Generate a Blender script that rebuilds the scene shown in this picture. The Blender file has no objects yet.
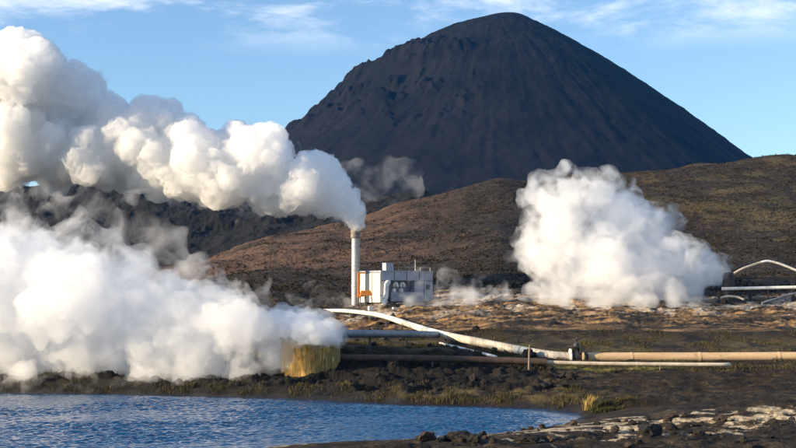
import bpy, bmesh, math, random
import numpy as np
from mathutils import Vector, Matrix

# ------------------------------------------------------------------ camera, world, sun, exposure
S = bpy.context.scene
COL = S.collection
CAM_H = 6.0
F = 1262.0                     # focal length in photo pixels (796 wide)
HOR = 300.0                    # eye level row
cam = bpy.data.cameras.new('camera')
cam_o = bpy.data.objects.new('camera', cam); COL.objects.link(cam_o)
cam.sensor_width = 36.0
cam.lens = 36.0 * F / 796.0
cam.shift_y = (HOR - 224.0) / 796.0
cam.clip_start = 0.5; cam.clip_end = 60000
cam_o.location = (0, 0, CAM_H); cam_o.rotation_euler = (math.radians(90), 0, 0)
S.camera = cam_o

SUN_EL = math.radians(14)
SUN_AZ = math.radians(-108.0)    # clockwise from +Y; negative = left of the view
sun_dir = Vector((math.sin(SUN_AZ) * math.cos(SUN_EL), math.cos(SUN_AZ) * math.cos(SUN_EL), math.sin(SUN_EL)))

S.view_settings.view_transform = 'Standard'
S.view_settings.look = 'None'
S.view_settings.gamma = 1.0
S.view_settings.use_curve_mapping = False
S.view_settings.exposure = 1.2
S.cycles.volume_bounces = 20
S.cycles.max_bounces = 26
S.cycles.transparent_max_bounces = 24
S.cycles.volume_max_steps = 256
S.cycles.volume_step_rate = 1.0
S.cycles.use_denoising = True

world = bpy.data.worlds.new('World'); S.world = world
world.use_nodes = True
nt = world.node_tree; N = nt.nodes; L = nt.links
N.clear()
w_out = N.new('ShaderNodeOutputWorld'); w_bg = N.new('ShaderNodeBackground')
sky = N.new('ShaderNodeTexSky'); sky.sky_type = 'NISHITA'; sky.sun_disc = False
sky.sun_elevation = SUN_EL; sky.sun_rotation = SUN_AZ
sky.air_density = 1.0; sky.dust_density = 0.15; sky.ozone_density = 3.0; sky.altitude = 300
w_bg.inputs['Strength'].default_value = 0.098
def wn(t, **k):
    n = N.new(t)
    for a, v in k.items(): setattr(n, a, v)
    return n
def wmath(op, a, b=None, c=None, clamp=False):
    n = wn('ShaderNodeMath', operation=op, use_clamp=clamp)
    for i, v in enumerate((a, b, c)):
        if v is None: continue
        if isinstance(v, (int, float)): n.inputs[i].default_value = v
        else: L.new(v, n.inputs[i])
    return n.outputs[0]
# thin broken cloud, placed by direction
tc = wn('ShaderNodeTexCoord'); sep = wn('ShaderNodeSeparateXYZ'); L.new(tc.outputs['Generated'], sep.inputs[0])
mp = wn('ShaderNodeMapping'); mp.inputs['Location'].default_value = (0.9, 2.6, -1.4); mp.inputs['Rotation'].default_value = (0, math.radians(4), 0)
mp.inputs['Scale'].default_value = (1, 1, 3.2)
L.new(tc.outputs['Generated'], mp.inputs[0])
n1 = wn('ShaderNodeTexNoise'); n1.inputs['Scale'].default_value = 7.0; n1.inputs['Detail'].default_value = 9
n1.inputs['Roughness'].default_value = 0.62; n1.inputs['Distortion'].default_value = 0.25
L.new(mp.outputs[0], n1.inputs['Vector'])
n2 = wn('ShaderNodeTexNoise'); n2.inputs['Scale'].default_value = 2.2; n2.inputs['Detail'].default_value = 2
L.new(mp.outputs[0], n2.inputs['Vector'])
hi = wn('ShaderNodeMapRange', interpolation_type='SMOOTHSTEP'); hi.inputs['From Min'].default_value = 0.185; hi.inputs['From Max'].default_value = 0.225
L.new(sep.outputs['Z'], hi.inputs['Value'])
cl_in = wmath('ADD', n1.outputs[0], wmath('MULTIPLY', wmath('SUBTRACT', n2.outputs[0], 0.5), 0.7))
cl = wn('ShaderNodeMapRange', interpolation_type='SMOOTHSTEP'); cl.inputs['From Min'].default_value = 0.49; cl.inputs['From Max'].default_value = 0.72
L.new(cl_in, cl.inputs['Value'])
cov = wmath('MULTIPLY', wmath('MULTIPLY', cl.outputs[0], hi.outputs[0]), 0.7, clamp=True)
mixc = wn('ShaderNodeMix', data_type='RGBA')
L.new(cov, mixc.inputs['Factor']); L.new(sky.outputs[0], mixc.inputs['A']); mixc.inputs['B'].default_value = (6.2, 6.3, 6.9, 1)
L.new(mixc.outputs['Result'], w_bg.inputs['Color']); L.new(w_bg.outputs[0], w_out.inputs[0])

sun = bpy.data.lights.new('sun', 'SUN'); sun.energy = 5.0; sun.angle = math.radians(0.5); sun.color = (1.0, 0.81, 0.55)
sun_o = bpy.data.objects.new('sun', sun); COL.objects.link(sun_o)
sun_o.rotation_euler = (-sun_dir).to_track_quat('-Z', 'Y').to_euler(); sun_o.location = (-200, 100, 150)

# ------------------------------------------------------------------ helpers
random.seed(7)
RNG = np.random.default_rng(11)
_P = np.random.default_rng(5).permutation(256).astype(np.int32)
_P = np.concatenate([_P, _P, _P])
_G3 = np.array([[1,1,0],[-1,1,0],[1,-1,0],[-1,-1,0],[1,0,1],[-1,0,1],[1,0,-1],[-1,0,-1],[0,1,1],[0,-1,1],[0,1,-1],[0,-1,-1],[1,1,0],[-1,1,0],[0,-1,1],[0,-1,-1]], np.float32)
def perlin3(x, y, z):
    x = np.asarray(x, np.float32); y = np.asarray(y, np.float32); z = np.asarray(z, np.float32)
    xi = np.floor(x).astype(np.int32); yi = np.floor(y).astype(np.int32); zi = np.floor(z).astype(np.int32)
    xf = x - xi; yf = y - yi; zf = z - zi
    fx = xf*xf*xf*(xf*(xf*6-15)+10); fy = yf*yf*yf*(yf*(yf*6-15)+10); fz = zf*zf*zf*(zf*(zf*6-15)+10)
    xi &= 255; yi &= 255; zi &= 255
    out = 0
    for dx in (0, 1):
        wx = fx if dx else 1-fx
        a = _P[(xi+dx) & 255]
        for dy in (0, 1):
            wy = wx * (fy if dy else 1-fy)
            b = _P[a + ((yi+dy) & 255)]
            for dz in (0, 1):
                g = _G3[_P[b + ((zi+dz) & 255)] & 15]
                out = out + wy * (fz if dz else 1-fz) * (g[..., 0]*(xf-dx) + g[..., 1]*(yf-dy) + g[..., 2]*(zf-dz))
    return out
def fbm(x, y, z, octs=4, gain=0.5, billow=False):
    s = 0; a = 1.0
    for o in range(octs):
        v = perlin3(x + 17.3*o, y - 9.1*o, z + 4.7*o)
        if billow: v = 1 - 2.4*np.abs(v)
        s = s + a*v
        x = x*2.03; y = y*2.03; z = z*2.03; a *= gain
    return s
def sstep(a, b, x):
    t = np.clip((x-a)/(b-a), 0, 1); return t*t*(3-2*t)
def at(px, py, d):
    return Vector(((px-398.0)/F*d, d, CAM_H + (HOR-py)/F*d))
def Zr(py, d): return CAM_H + (HOR-py)/F*d

def mesh_np(name, verts, faces, mat=None, parent=None, smooth=True):
    """verts (n,3), faces (m,k) with equal k"""
    me = bpy.data.meshes.new(name)
    verts = np.asarray(verts, np.float32); faces = np.asarray(faces, np.int32)
    n, k = faces.shape
    me.vertices.add(len(verts)); me.vertices.foreach_set('co', verts.ravel())
    me.loops.add(n*k); me.loops.foreach_set('vertex_index', faces.ravel())
    me.polygons.add(n); me.polygons.foreach_set('loop_start', np.arange(0, n*k, k, dtype=np.int32))
    me.update(calc_edges=True)
    if smooth: me.polygons.foreach_set('use_smooth', np.ones(n, bool))
    o = bpy.data.objects.new(name, me); COL.objects.link(o)
    if mat: me.materials.append(mat)
    if parent: o.parent = parent
    return o
def attr(o, name, vals):
    a = o.data.attributes.new(name, 'FLOAT', 'POINT'); a.data.foreach_set('value', np.asarray(vals, np.float32).ravel())
def tag(o, label=None, cat=None, group=None, kind=None):
    if label: o['label'] = label
    if cat: o['category'] = cat
    if group: o['group'] = group
    if kind: o['kind'] = kind
    return o
def thing(name, loc, label, cat, rotz=0, group=None):
    o = bpy.data.objects.new(name, None); COL.objects.link(o)
    o.location = loc; o.rotation_euler = (0, 0, rotz); o.empty_display_size = 0.3
    return tag(o, label, cat, group)

# ------------------------------------------------------------------ materials
class MT:
    def __init__(s, name):
        s.m = bpy.data.materials.new(name); s.m.use_nodes = True
        s.t = s.m.node_tree; s.b = s.t.nodes['Principled BSDF']; s.out = s.t.nodes['Material Output']
    def n(s, t, **k):
        n = s.t.nodes.new(t)
        for a, v in k.items(): setattr(n, a, v)
        return n
    def l(s, a, b): s.t.links.new(a, b)
    def noise(s, scale, detail=4, rough=0.55, vec=None, dist=0.0, stretch=None):
        n = s.n('ShaderNodeTexNoise'); n.inputs['Scale'].default_value = scale; n.inputs['Detail'].default_value = detail
        n.inputs['Roughness'].default_value = rough; n.inputs['Distortion'].default_value = dist
        v = vec if vec is not None else s.coord()
        if stretch:
            mp = s.n('ShaderNodeMapping'); mp.inputs['Scale'].default_value = stretch; s.l(v, mp.inputs[0]); v = mp.outputs[0]
        s.l(v, n.inputs['Vector'])
        return n.outputs[0]
    def coord(s):
        if not hasattr(s, '_c'): s._c = s.n('ShaderNodeTexCoord').outputs['Object']
        return s._c
    def rng(s, v, a, b, c=0.0, d=1.0, smooth=True):
        n = s.n('ShaderNodeMapRange'); n.interpolation_type = 'SMOOTHSTEP' if smooth else 'LINEAR'
        for k, x in zip(('From Min', 'From Max', 'To Min', 'To Max'), (a, b, c, d)): n.inputs[k].default_value = x
        s.l(v, n.inputs['Value']); return n.outputs[0]
    def mix(s, f, a, b):
        n = s.n('ShaderNodeMix', data_type='RGBA')
        for k, v in (('Factor', f), ('A', a), ('B', b)):
            if isinstance(v, (int, float)): n.inputs[k].default_value = v
            elif isinstance(v, tuple): n.inputs[k].default_value = (*v, 1)
            else: s.l(v, n.inputs[k])
        return n.outputs['Result']
    def math(s, op, a, b=None, clamp=False):
        n = s.n('ShaderNodeMath', operation=op, use_clamp=clamp)
        for i, v in enumerate((a, b)):
            if v is None: continue
            if isinstance(v, (int, float)): n.inputs[i].default_value = v
            else: s.l(v, n.inputs[i])
        return n.outputs[0]
    def attr(s, name):
        n = s.n('ShaderNodeAttribute'); n.attribute_name = name; return n.outputs['Fac']
    def bump(s, h, strength=0.5, dist=0.1):
        n = s.n('ShaderNodeBump'); n.inputs['Strength'].default_value = strength; n.inputs['Distance'].default_value = dist
        s.l(h, n.inputs['Height']); s.l(n.outputs[0], s.b.inputs['Normal'])
    def base(s, v):
        if isinstance(v, tuple): s.b.inputs['Base Color'].default_value = (*v, 1)
        else: s.l(v, s.b.inputs['Base Color'])
    def set(s, **k):
        for a, v in k.items():
            i = s.b.inputs[a.replace('_', ' ')]
            if isinstance(v, (int, float)): i.default_value = v
            else: s.l(v, i)
        return s

def weathered(name, c1, c2, scale=2.0, rough=0.6, metal=0.0, streak=None, c3=None, bump=0.15, lo=.4, hi=.65):
    m = MT(name)
    a = m.noise(scale, 5, .6, stretch=streak)
    col = m.mix(m.rng(a, lo, hi), c1, c2)
    if c3: col = m.mix(m.rng(m.noise(scale*2.7, 4, .65), .56, .7), col, c3)
    m.base(col); m.set(Roughness=m.rng(m.noise(scale*3), .3, .7, rough*.8, min(1, rough*1.25)), Metallic=metal)
    m.bump(m.noise(scale*12, 4, .6), bump, .02)
    return m.m

# ------------------------------------------------------------------ ground
LAKE_PX = [(-2500,392),(-900,392),(-300,392),(0,393),(100,394),(200,396),(270,398),(340,401.5),(400,404.5),(480,406.5),(545,409),(575,413),(581,417),(570,423),
           (520,431.5),(470,436.5),(430,439.5),(380,442),(330,444),(285,446.5),(235,453),(150,468),(0,505),(-300,600),(-1500,800),(-4000,800)]
LAKE_PX = [(px, py-.9*(py > 418)) for px, py in LAKE_PX]
LAKE = np.array([((px-398)/F*(CAM_H*F/(py-HOR)), CAM_H*F/(py-HOR)) for px, py in LAKE_PX])
def lake_sd(x, y):
    """signed distance to the lake outline, positive on land"""
    d2 = np.full(x.shape, 1e12); inside = np.zeros(x.shape, bool)
    n = len(LAKE)
    for i in range(n):
        ax, ay = LAKE[i]; bx, by = LAKE[(i+1) % n]
        ex, ey = bx-ax, by-ay
        t = np.clip(((x-ax)*ex+(y-ay)*ey)/(ex*ex+ey*ey), 0, 1)
        d2 = np.minimum(d2, (x-ax-t*ex)**2+(y-ay-t*ey)**2)
        c = ((ay > y) != (by > y)) & (x < ax+(y-ay)/(by-ay+1e-12)*ex)
        inside ^= c
    d = np.sqrt(d2)
    return np.where(inside, -d, d)

def K(*pairs): return [(d, (v if isinstance(v, tuple) is False else Zr(v[0], d))) for d, v in pairs]
# columns: photo column -> (distance, height) knots; a 1-tuple is a photo row at that distance
COLS = {
 -900: K((5,.6),(70,.5),(90,1.2),(120,2.5),(200,5),(350,13),(480,22),(620,(200,)),(700,(180,)),(900,60),(1500,20)),
 0:   K((5,.6),(70,.5),(84,(380,)),(95,(366,)),(120,1.8),(200,5),(350,13),(500,24),(590,(232,)),(680,(188,)),(780,66),(1000,50),(1600,20)),
 140: K((5,.6),(70,.5),(84,(380,)),(95,(366,)),(120,2.0),(200,6),(350,14),(480,22),(560,(240,)),(660,(188,)),(780,62),(1000,50),(1600,20)),
 200: K((5,.6),(70,.5),(84,(380,)),(95,(366,)),(120,2.2),(150,(305,)),(220,(284,)),(300,(268,)),(330,(264,)),(400,14),(480,19),(560,(235,)),(660,(193,)),(780,58),(1000,50),(1600,20)),
 270: K((5,.6),(70,.5),(84,(380,)),(95,(362,)),(120,2.6),(150,(303,)),(220,(275,)),(300,(246,)),(330,(238,)),(400,20),(480,22),(560,(228,)),(660,(204,)),(780,52),(1000,44),(1600,20)),
 340: K((5,.6),(70,.5),(80,(386,)),(90,(352,)),(120,2.8),(152,(306.5,)),(220,(272,)),(300,(238,)),(350,(221,)),(420,26),(480,28),(560,(222,)),(660,(204,)),(780,50),(1000,44),(1600,20)),
 420: K((5,.6),(62,.5),(74,.5),(84,(372,)),(90,(360,)),(110,2.6),(150,(304,)),(170,(289,)),(240,(256,)),(320,(218,)),(370,(201,)),(460,32),(560,42),(660,(194,)),(780,55),(1000,40),(1600,20)),
 500: K((5,.6),(55,.5),(72,.6),(84,(376,)),(92,(361,)),(110,2.9),(140,(307,)),(170,(284,)),(240,(243,)),(320,(205,)),(390,(182,)),(460,40),(560,42),(700,48),(1000,40),(1600,20)),
 600: K((5,.6),(50,.35),(60,.45),(72,.75),(84,(376,)),(95,(361.5,)),(106,(342,)),(140,(309,)),(170,(290,)),(250,(246,)),(350,(198,)),(430,(174,)),(520,45),(700,45),(1000,40),(1600,20)),
 700: K((5,.6),(48,.45),(60,.6),(75,.85),(95,(362,)),(106,(343,)),(140,(310,)),(165,(296,)),(250,(244,)),(360,(192,)),(445,(166,)),(530,48),(700,45),(1000,40),(1600,20)),
 800: K((5,.6),(47,.55),(58,.8),(75,.95),(95,(361,)),(106,(343,)),(140,(311,)),(165,(296,)),(250,(240,)),(360,(184,)),(450,(158,)),(540,52),(700,48),(1000,40),(1600,20)),
 1700: K((5,.6),(60,.9),(95,1.4),(140,5),(250,20),(450,60),(540,58),(700,48),(1000,40),(1600,20)),
}
def pchip(xk, yk, x):
    xk = np.asarray(xk, float); yk = np.asarray(yk, float)
    h = np.diff(xk); dl = np.diff(yk)/h; m = np.zeros_like(yk)
    m[0] = dl[0]; m[-1] = dl[-1]
    for i in range(1, len(xk)-1):
        if dl[i-1]*dl[i] > 0:
            w1 = 2*h[i]+h[i-1]; w2 = h[i]+2*h[i-1]; m[i] = (w1+w2)/(w1/dl[i-1]+w2/dl[i])
    i = np.clip(np.searchsorted(xk, x)-1, 0, len(xk)-2)
    t = np.clip((x-xk[i])/h[i], 0, 1); a = yk[i]; b = yk[i+1]
    return a*(1+2*t)*(1-t)**2 + m[i]*h[i]*t*(1-t)**2 + b*t*t*(3-2*t) + m[i+1]*h[i]*t*t*(t-1)
_dg = np.concatenate([np.linspace(1, 140, 500), np.linspace(140.5, 1000, 900), np.linspace(1002, 1700, 60)])
_ck = np.array(sorted(COLS)); _ct = np.stack([pchip([k[0] for k in COLS[c]], [k[1] for k in COLS[c]], _dg) for c in sorted(COLS)])
def base_h(px, d):
    ci = np.clip(np.searchsorted(_ck, px)-1, 0, len(_ck)-2)
    t = np.clip((px-_ck[ci])/(_ck[ci+1]-_ck[ci]), 0, 1); t = t*t*(3-2*t)*.5 + t*.5
    di = np.clip(np.searchsorted(_dg, d)-1, 0, len(_dg)-2)
    s = np.clip((d-_dg[di])/(_dg[di+1]-_dg[di]), 0, 1)
    za = _ct[ci, di]*(1-s)+_ct[ci, di+1]*s; zb = _ct[ci+1, di]*(1-s)+_ct[ci+1, di+1]*s
    return za*(1-t)+zb*t

def seg_d(px, py, pts):
    """distance in photo pixels from (px,py) to a polyline"""
    d = np.full(px.shape, 1e9)
    for (ax, ay), (bx, by) in zip(pts, pts[1:]):
        ex, ey = bx-ax, by-ay
        t = np.clip(((px-ax)*ex+(py-ay)*ey)/(ex*ex+ey*ey+1e-9), 0, 1)
        d = np.minimum(d, np.hypot(px-ax-t*ex, py-ay-t*ey))
    return d

def ground_h(x, y, detail=True):
    x = np.asarray(x, float); y = np.asarray(y, float)
    yy = np.maximum(y, 1.0); px = x/yy*F+398
    z = base_h(px, yy)
    sd = lake_sd(x, y)
    zero = np.zeros_like(x)
    # hillside folds and knolls
    hill = sstep(150, 260, yy)
    z = z + hill*(2.2*fbm(x/60, y/60, zero+3, 3) + 1.0*fbm(x/17, y/22, zero+9, 3))
    far = sstep(480, 560, yy)*sstep(900, 760, yy)
    r = fbm(x/26, y/40, zero+21, 5, .55)
    z = z + far*(2.0*r + 1.8*np.maximum(0, fbm(x/9, y/14, zero+41, 3)))
    geo = sstep(108, 125, yy)*sstep(190, 160, yy)
    z = z + geo*(0.42*fbm(x/6, y/7, zero+12, 6, .6)+.16*np.abs(perlin3(x/1.1, y/1.0, zero+13))+.08*perlin3(x/.4, y/.5, zero+14))
    # raised berm that runs across behind the pipes, low edge of the lava bank in front of them
    berm = np.exp(-((yy-(111+1.5*fbm(x/12, zero, zero+2, 2)))/1.6)**2)*sstep(420, 470, px)
    z = z + berm*0.4
    bank = sstep(70, 76, yy)*sstep(92, 88, yy)*sstep(590, 540, px)
    z = z + bank*(0.42*fbm(x/2.2, y/1.6, zero+33, 5, .6)+.25*np.abs(perlin3(x/.9, y/.7, zero+37)))
    near = sstep(80, 66, yy)
    z = z + near*(0.18*fbm(x/2.2, y/1.6, zero+5, 5, .6)+.10*np.abs(perlin3(x/.8+.3*y, y/.5, zero+6)))
    z = z + sstep(66, 74, yy)*sstep(110, 90, yy)*(0.26*fbm(x/2.4+.5*y, y/1.8, zero+15, 5, .58)+.10*np.abs(perlin3(x/1.1, y/.8, zero+16)))
    # shore
    steep = np.where(yy > 66, 0.42, 0.13)
    land = sd*steep + 0.06*fbm(x/1.6, y/1.6, zero+7, 3)
    k = 0.15
    mn = np.minimum(z, land); z2 = mn - k*np.exp(-np.abs(z-land)/k)*0.5
    z = np.where(sd > 0, np.maximum(z2, -.05+0*z), np.maximum(sd*0.25, -1.2))
    if detail:
        # tussocks and loose stone, sized in metres
        wx = x+1.6*perlin3(x/5, y/6, zero+91); wy = y+1.6*perlin3(x/5, y/6, zero+95)
        t1 = .7*perlin3((.8*wx+.6*wy)/1.5, (-.6*wx+.8*wy)/1.9, zero+51)+.6*perlin3((.5*wx-.87*wy)/.8, (.87*wx+.5*wy)/.9, zero+57); t2 = perlin3((.6*x-.8*y)/.45, (.8*x+.6*y)/.55, zero+61)
        g = sstep(110, 170, yy)
        z = z + np.where(sd > .3, 1, 0)*((0.05+0.30*g)*np.abs(t1)*(.6+.8*sstep(-.3,.3,perlin3(x/14,y/14,zero+71))) + (0.03+.05*g)*t2)
        z = z + far*(.7*np.abs(perlin3(x/3, y/4, zero+80)))
    return z
def gz(x, y): return float(ground_h(np.array([x]), np.array([y]))[0])

_u = np.concatenate([-np.geomspace(2.2, .372, 60), np.linspace(-.368, .368, 1150), np.geomspace(.372, 2.2, 60)])
_d = np.concatenate([np.linspace(2, 44, 60), np.linspace(44.1, 112, 420), np.linspace(112.2, 470, 520), np.linspace(471, 800, 190), np.geomspace(804, 1600, 24)])
U, D = np.meshgrid(_u, _d)
GX = (U*D).ravel(); GY = D.ravel()
GZ = ground_h(GX, GY)
nr, nc = U.shape
ii = (np.arange(nr-1)[:, None]*nc + np.arange(nc-1)[None, :]).ravel()
gf = np.stack([ii, ii+1, ii+nc+1, ii+nc], 1)

# ---- ground cover and painted shade, worked out in metres on the ground itself
PX = GX/GY*F+398; PY = HOR-(GZ-CAM_H)/GY*F; SD = lake_sd(GX, GY); Z0 = np.zeros_like(GX)
nA = fbm(GX/6, GY/10, Z0+101, 4); nB = fbm(GX/2.0, GY/2.6, Z0+111, 4); nC = fbm(GX/25, GY/30, Z0+121, 3)
# pale silica crust on the near shore
nD = fbm(GX/1.3+3, GY/.9, Z0+131, 6, .62); nE = fbm(GX/5, GY/1.8, Z0+141, 3)
crust_band = np.exp(-((GY-(55.5+.010*(PX-600)))/6.5)**2)*sstep(395, 450, PX)
crust = sstep(.02, .12, nD*.55+nE*.6+.85*crust_band-.74)*sstep(67, 63, GY)*sstep(.15, .5, SD)
crust = np.maximum(crust, sstep(.0, .1, nD*.8+.05)*sstep(.1, .3, SD)*sstep(1.5, .8, SD)*sstep(62, 58, GY)*.8)
# steaming ground: ochre clay with white sinter
geo = sstep(116, 126, GY+6*nA)*sstep(178, 150, GY+10*nA)*sstep(330, 400, PX)
geo = np.maximum(geo, sstep(112,117,GY)*sstep(150,136,GY)*sstep(300,330,PX))
lush = np.exp(-((GY-89.3-.6*nA)/1.5)**2)*sstep(535, 560, PX)*sstep(705, 650, PX)
sint = geo*sstep(.02, .30, nB*.8+nA*.9)*sstep(130, 138, GY)
# dry grass
grass = np.zeros_like(GX)
grass = np.maximum(grass, sstep(95, 99, GY)*sstep(112, 106, GY)*.8*sstep(-.4,.2,nA))
grass = np.maximum(grass, np.exp(-((GY-88.5)/2.0)**2)*sstep(520, 560, PX)*sstep(700, 640, PX))
grass = np.maximum(grass, sstep(.3, .8, SD)*sstep(5, 3, SD)*sstep(68, 72, GY)*sstep(-.3, .2, nB)*.9)
grass = np.maximum(grass, sstep(-.2, .25, nC+.4*nA)*sstep(160, 190, GY)*sstep(520, 700, PX+20*nA)*.6)
# red scoria shoulder of the near hill
red = sstep(205, 255, GY+14*nA)*sstep(430, 380, GY)*sstep(480, 375, PX+22*nA)*sstep(-.5, .1, nC+.25)
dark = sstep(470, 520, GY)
dark = np.maximum(dark, np.exp(-((GY-112.2-1.5*fbm(GX/12, Z0, Z0+2, 2))/1.5)**2)*sstep(420, 450, PX)*sstep(-.5,.0,nA)*.95)  # the berm's cast shade, painted on as a dark band
dark = np.maximum(dark, sstep(72,77,GY)*sstep(90,87,GY)*sstep(560,520,PX)*.9)  # dark lava bank, the shade on its face painted in

def ground_mat():
    m = MT('ground_soil')
    big = m.noise(.05, 4); mid = m.noise(.45, 5, .62); fine = m.noise(2.6, 5, .7)
    soil = m.mix(m.rng(mid, .38, .62), (.0068, .0048, .0032), (.024, .016, .0092))
    soil = m.mix(m.rng(m.noise(.8, 8, .72), .50, .62), soil, (.058, .041, .022))
    redc = m.mix(m.rng(mid, .35, .65), (.050, .029, .018), (.128, .073, .044))
    redc = m.mix(m.rng(fine, .6, .75), redc, (.030, .021, .014))
    c = m.mix(m.math('MULTIPLY', m.attr('red'), m.rng(big, .36, .55, .55, 1.0)), soil, redc)
    gr = m.mix(m.rng(fine, .35, .65), (.062, .048, .015), (.150, .108, .038))
    gr = m.mix(m.rng(mid, .5, .68), gr, (.038, .034, .012))
    c = m.mix(m.math('MULTIPLY', m.attr('grass'), m.rng(mid, .35, .55)), c, gr)
    c = m.mix(m.attr('lush'), c, m.mix(m.rng(fine, .38, .6), (.19, .165, .045), (.075, .075, .020)))
    lava = m.mix(m.rng(mid, .4, .65), (.003, .0028, .0026), (.009, .0078, .0066))  # lava tone; also colours the painted shade along berm and bank
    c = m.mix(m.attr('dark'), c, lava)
    och = m.mix(m.rng(mid, .4, .6), (.38, .225, .095), (.13, .072, .030))
    och = m.mix(m.rng(fine, .55, .7), och, (.42, .29, .14))
    c = m.mix(m.math('MULTIPLY', m.attr('ochre'), m.rng(m.noise(.22, 7, .68, stretch=(.8, 1.6, 1)), .45, .58)), c, och)
    c = m.mix(m.math('MULTIPLY', m.attr('sinter'), m.rng(fine, .34, .5)), c, m.mix(m.rng(mid, .4, .6), (.56, .50, .42), (.36, .27, .18)))
    cr = m.mix(m.rng(fine, .42, .62), (.50, .41, .28), (.20, .145, .09))
    c = m.mix(m.math('MULTIPLY', m.attr('crust'), m.rng(m.noise(3.0, 6, .7), .36, .46)), c, cr)
    wet = m.attr('wet')
    c = m.mix(m.math('MULTIPLY', wet, .7), c, (.012, .010, .008))
    m.base(c); m.set(Roughness=m.rng(wet, 0, 1, .92, .45), Specular_IOR_Level=.25)
    m.bump(m.math('ADD', fine, m.noise(11, 4, .7)), .6, .12)
    return m.m
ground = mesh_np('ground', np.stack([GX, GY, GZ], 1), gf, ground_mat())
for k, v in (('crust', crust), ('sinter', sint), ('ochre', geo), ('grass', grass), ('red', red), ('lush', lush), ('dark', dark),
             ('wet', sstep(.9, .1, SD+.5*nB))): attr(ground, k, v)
tag(ground, 'dark volcanic soil rising from the lake shore into brown hills', 'ground', kind='structure')

# ------------------------------------------------------------------ mountain
def build_mountain():
    Dm = 2100.0; s = Dm/F
    lp = [(0,13.5),(17,19),(57,32.5),(97,54),(132,69),(152,87),(167,104),(207,136),(222,147),(300,200),(420,280),(560,340)]
    rp = [(0,13.5),(20,15.5),(48,29),(103,62),(153,97),(203,134),(243,166),(265,182),(350,240),(470,310),(560,345)]
    cx = (497-398)/F*Dm
    rr = np.concatenate([np.linspace(0, 470*s, 330)]); aa = np.linspace(0, 2*math.pi, 900, endpoint=False)
    R, A = np.meshgrid(rr, aa, indexing='ij')
    zl = pchip([a*s for a, b in lp], [Zr(b, Dm) for a, b in lp], R)
    zr_ = pchip([a*s for a, b in rp], [Zr(b, Dm) for a, b in rp], R)
    w = (1+np.cos(A))/2; w = w*w*(3-2*w)
    z = zl*(1-w)+zr_*w-9*sstep(.55, .0, np.abs(R/s-70)/90)*0
    ca, sa = np.cos(A), np.sin(A); t = R/(470*s)
    zero = np.zeros_like(R)
    wob = .35*fbm(ca*3, sa*3, t*3, 3)
    gul = fbm(ca*9+wob, sa*9+wob, t*1.4, 4, .55)
    fine = fbm(ca*30+wob*2, sa*30, t*3.5, 3, .55)
    amp = sstep(0.02, .35, t)
    z = z + amp*(3.2*gul + 1.1*fine)*sstep(.0,.5,t) + 1.9*sstep(0, .1, t)*fbm(R*ca/24, R*sa/24, zero, 5, .62)
    crag = sstep(.12,.3,t)*sstep(.55,.4,t)*sstep(0.1, -.5, ca)
    z = z + crag*(np.maximum(0, 20*fbm(R*ca/55, R*sa/55, zero+4, 5, .6)+1)-2)
    # rock ribs standing out of the scree
    z = z + amp*5*np.maximum(0, fbm(ca*5, sa*5, t*5, 4)-.15)
    v = np.stack([cx+R*ca, Dm+R*sa, np.maximum(z, -5)], -1).reshape(-1, 3)
    n, k = R.shape
    i = np.arange(n-1)[:, None]*k; j = np.arange(k)[None, :]; j2 = (j+1) % k
    f = np.stack([(i+j).ravel(), (i+k+j).ravel(), (i+k+j2).ravel(), (i+j2).ravel()], 1)
    m = MT('mountain_scree')
    a = m.noise(.012, 6, .6); b = m.noise(.05, 5, .65)
    c = m.mix(m.rng(a, .4, .6), (.0045, .0045, .0052), (.0085, .008, .0085))
    c = m.mix(m.math('MULTIPLY', m.rng(b, .5, .7), .6), c, (.0125, .010, .009))
    m.base(c); m.set(Roughness=.95, Specular_IOR_Level=.1); m.bump(m.noise(.12, 5, .7), .35, 3.0)
    o = mesh_np('mountain', v, f, m.m)
    tag(o, 'dark rhyolite cone of a mountain beyond the brown hills', 'mountain', kind='structure')
build_mountain()
# far plain that carries the scene out to the horizon
_a = np.linspace(0, 2*math.pi, 97)[:-1]; _r = np.array([1.0, 300., 1500., 3000., 5000.])
pv = np.stack([np.outer(_r, np.cos(_a)), np.outer(_r, np.sin(_a)), np.full((5, 96), -3.0)], -1).reshape(-1, 3)
_i = np.arange(4)[:, None]*96; _j = np.arange(96)[None, :]
pf = np.stack([(_i+_j).ravel(), (_i+96+_j).ravel(), (_i+96+(_j+1) % 96).ravel(), (_i+(_j+1) % 96).ravel()], 1)
tag(mesh_np('plain', pv, pf, weathered('plain_soil', (.03, .024, .018), (.05, .042, .03), .01, .95)), 'dark plain reaching out to the horizon', 'ground', kind='structure')

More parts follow.
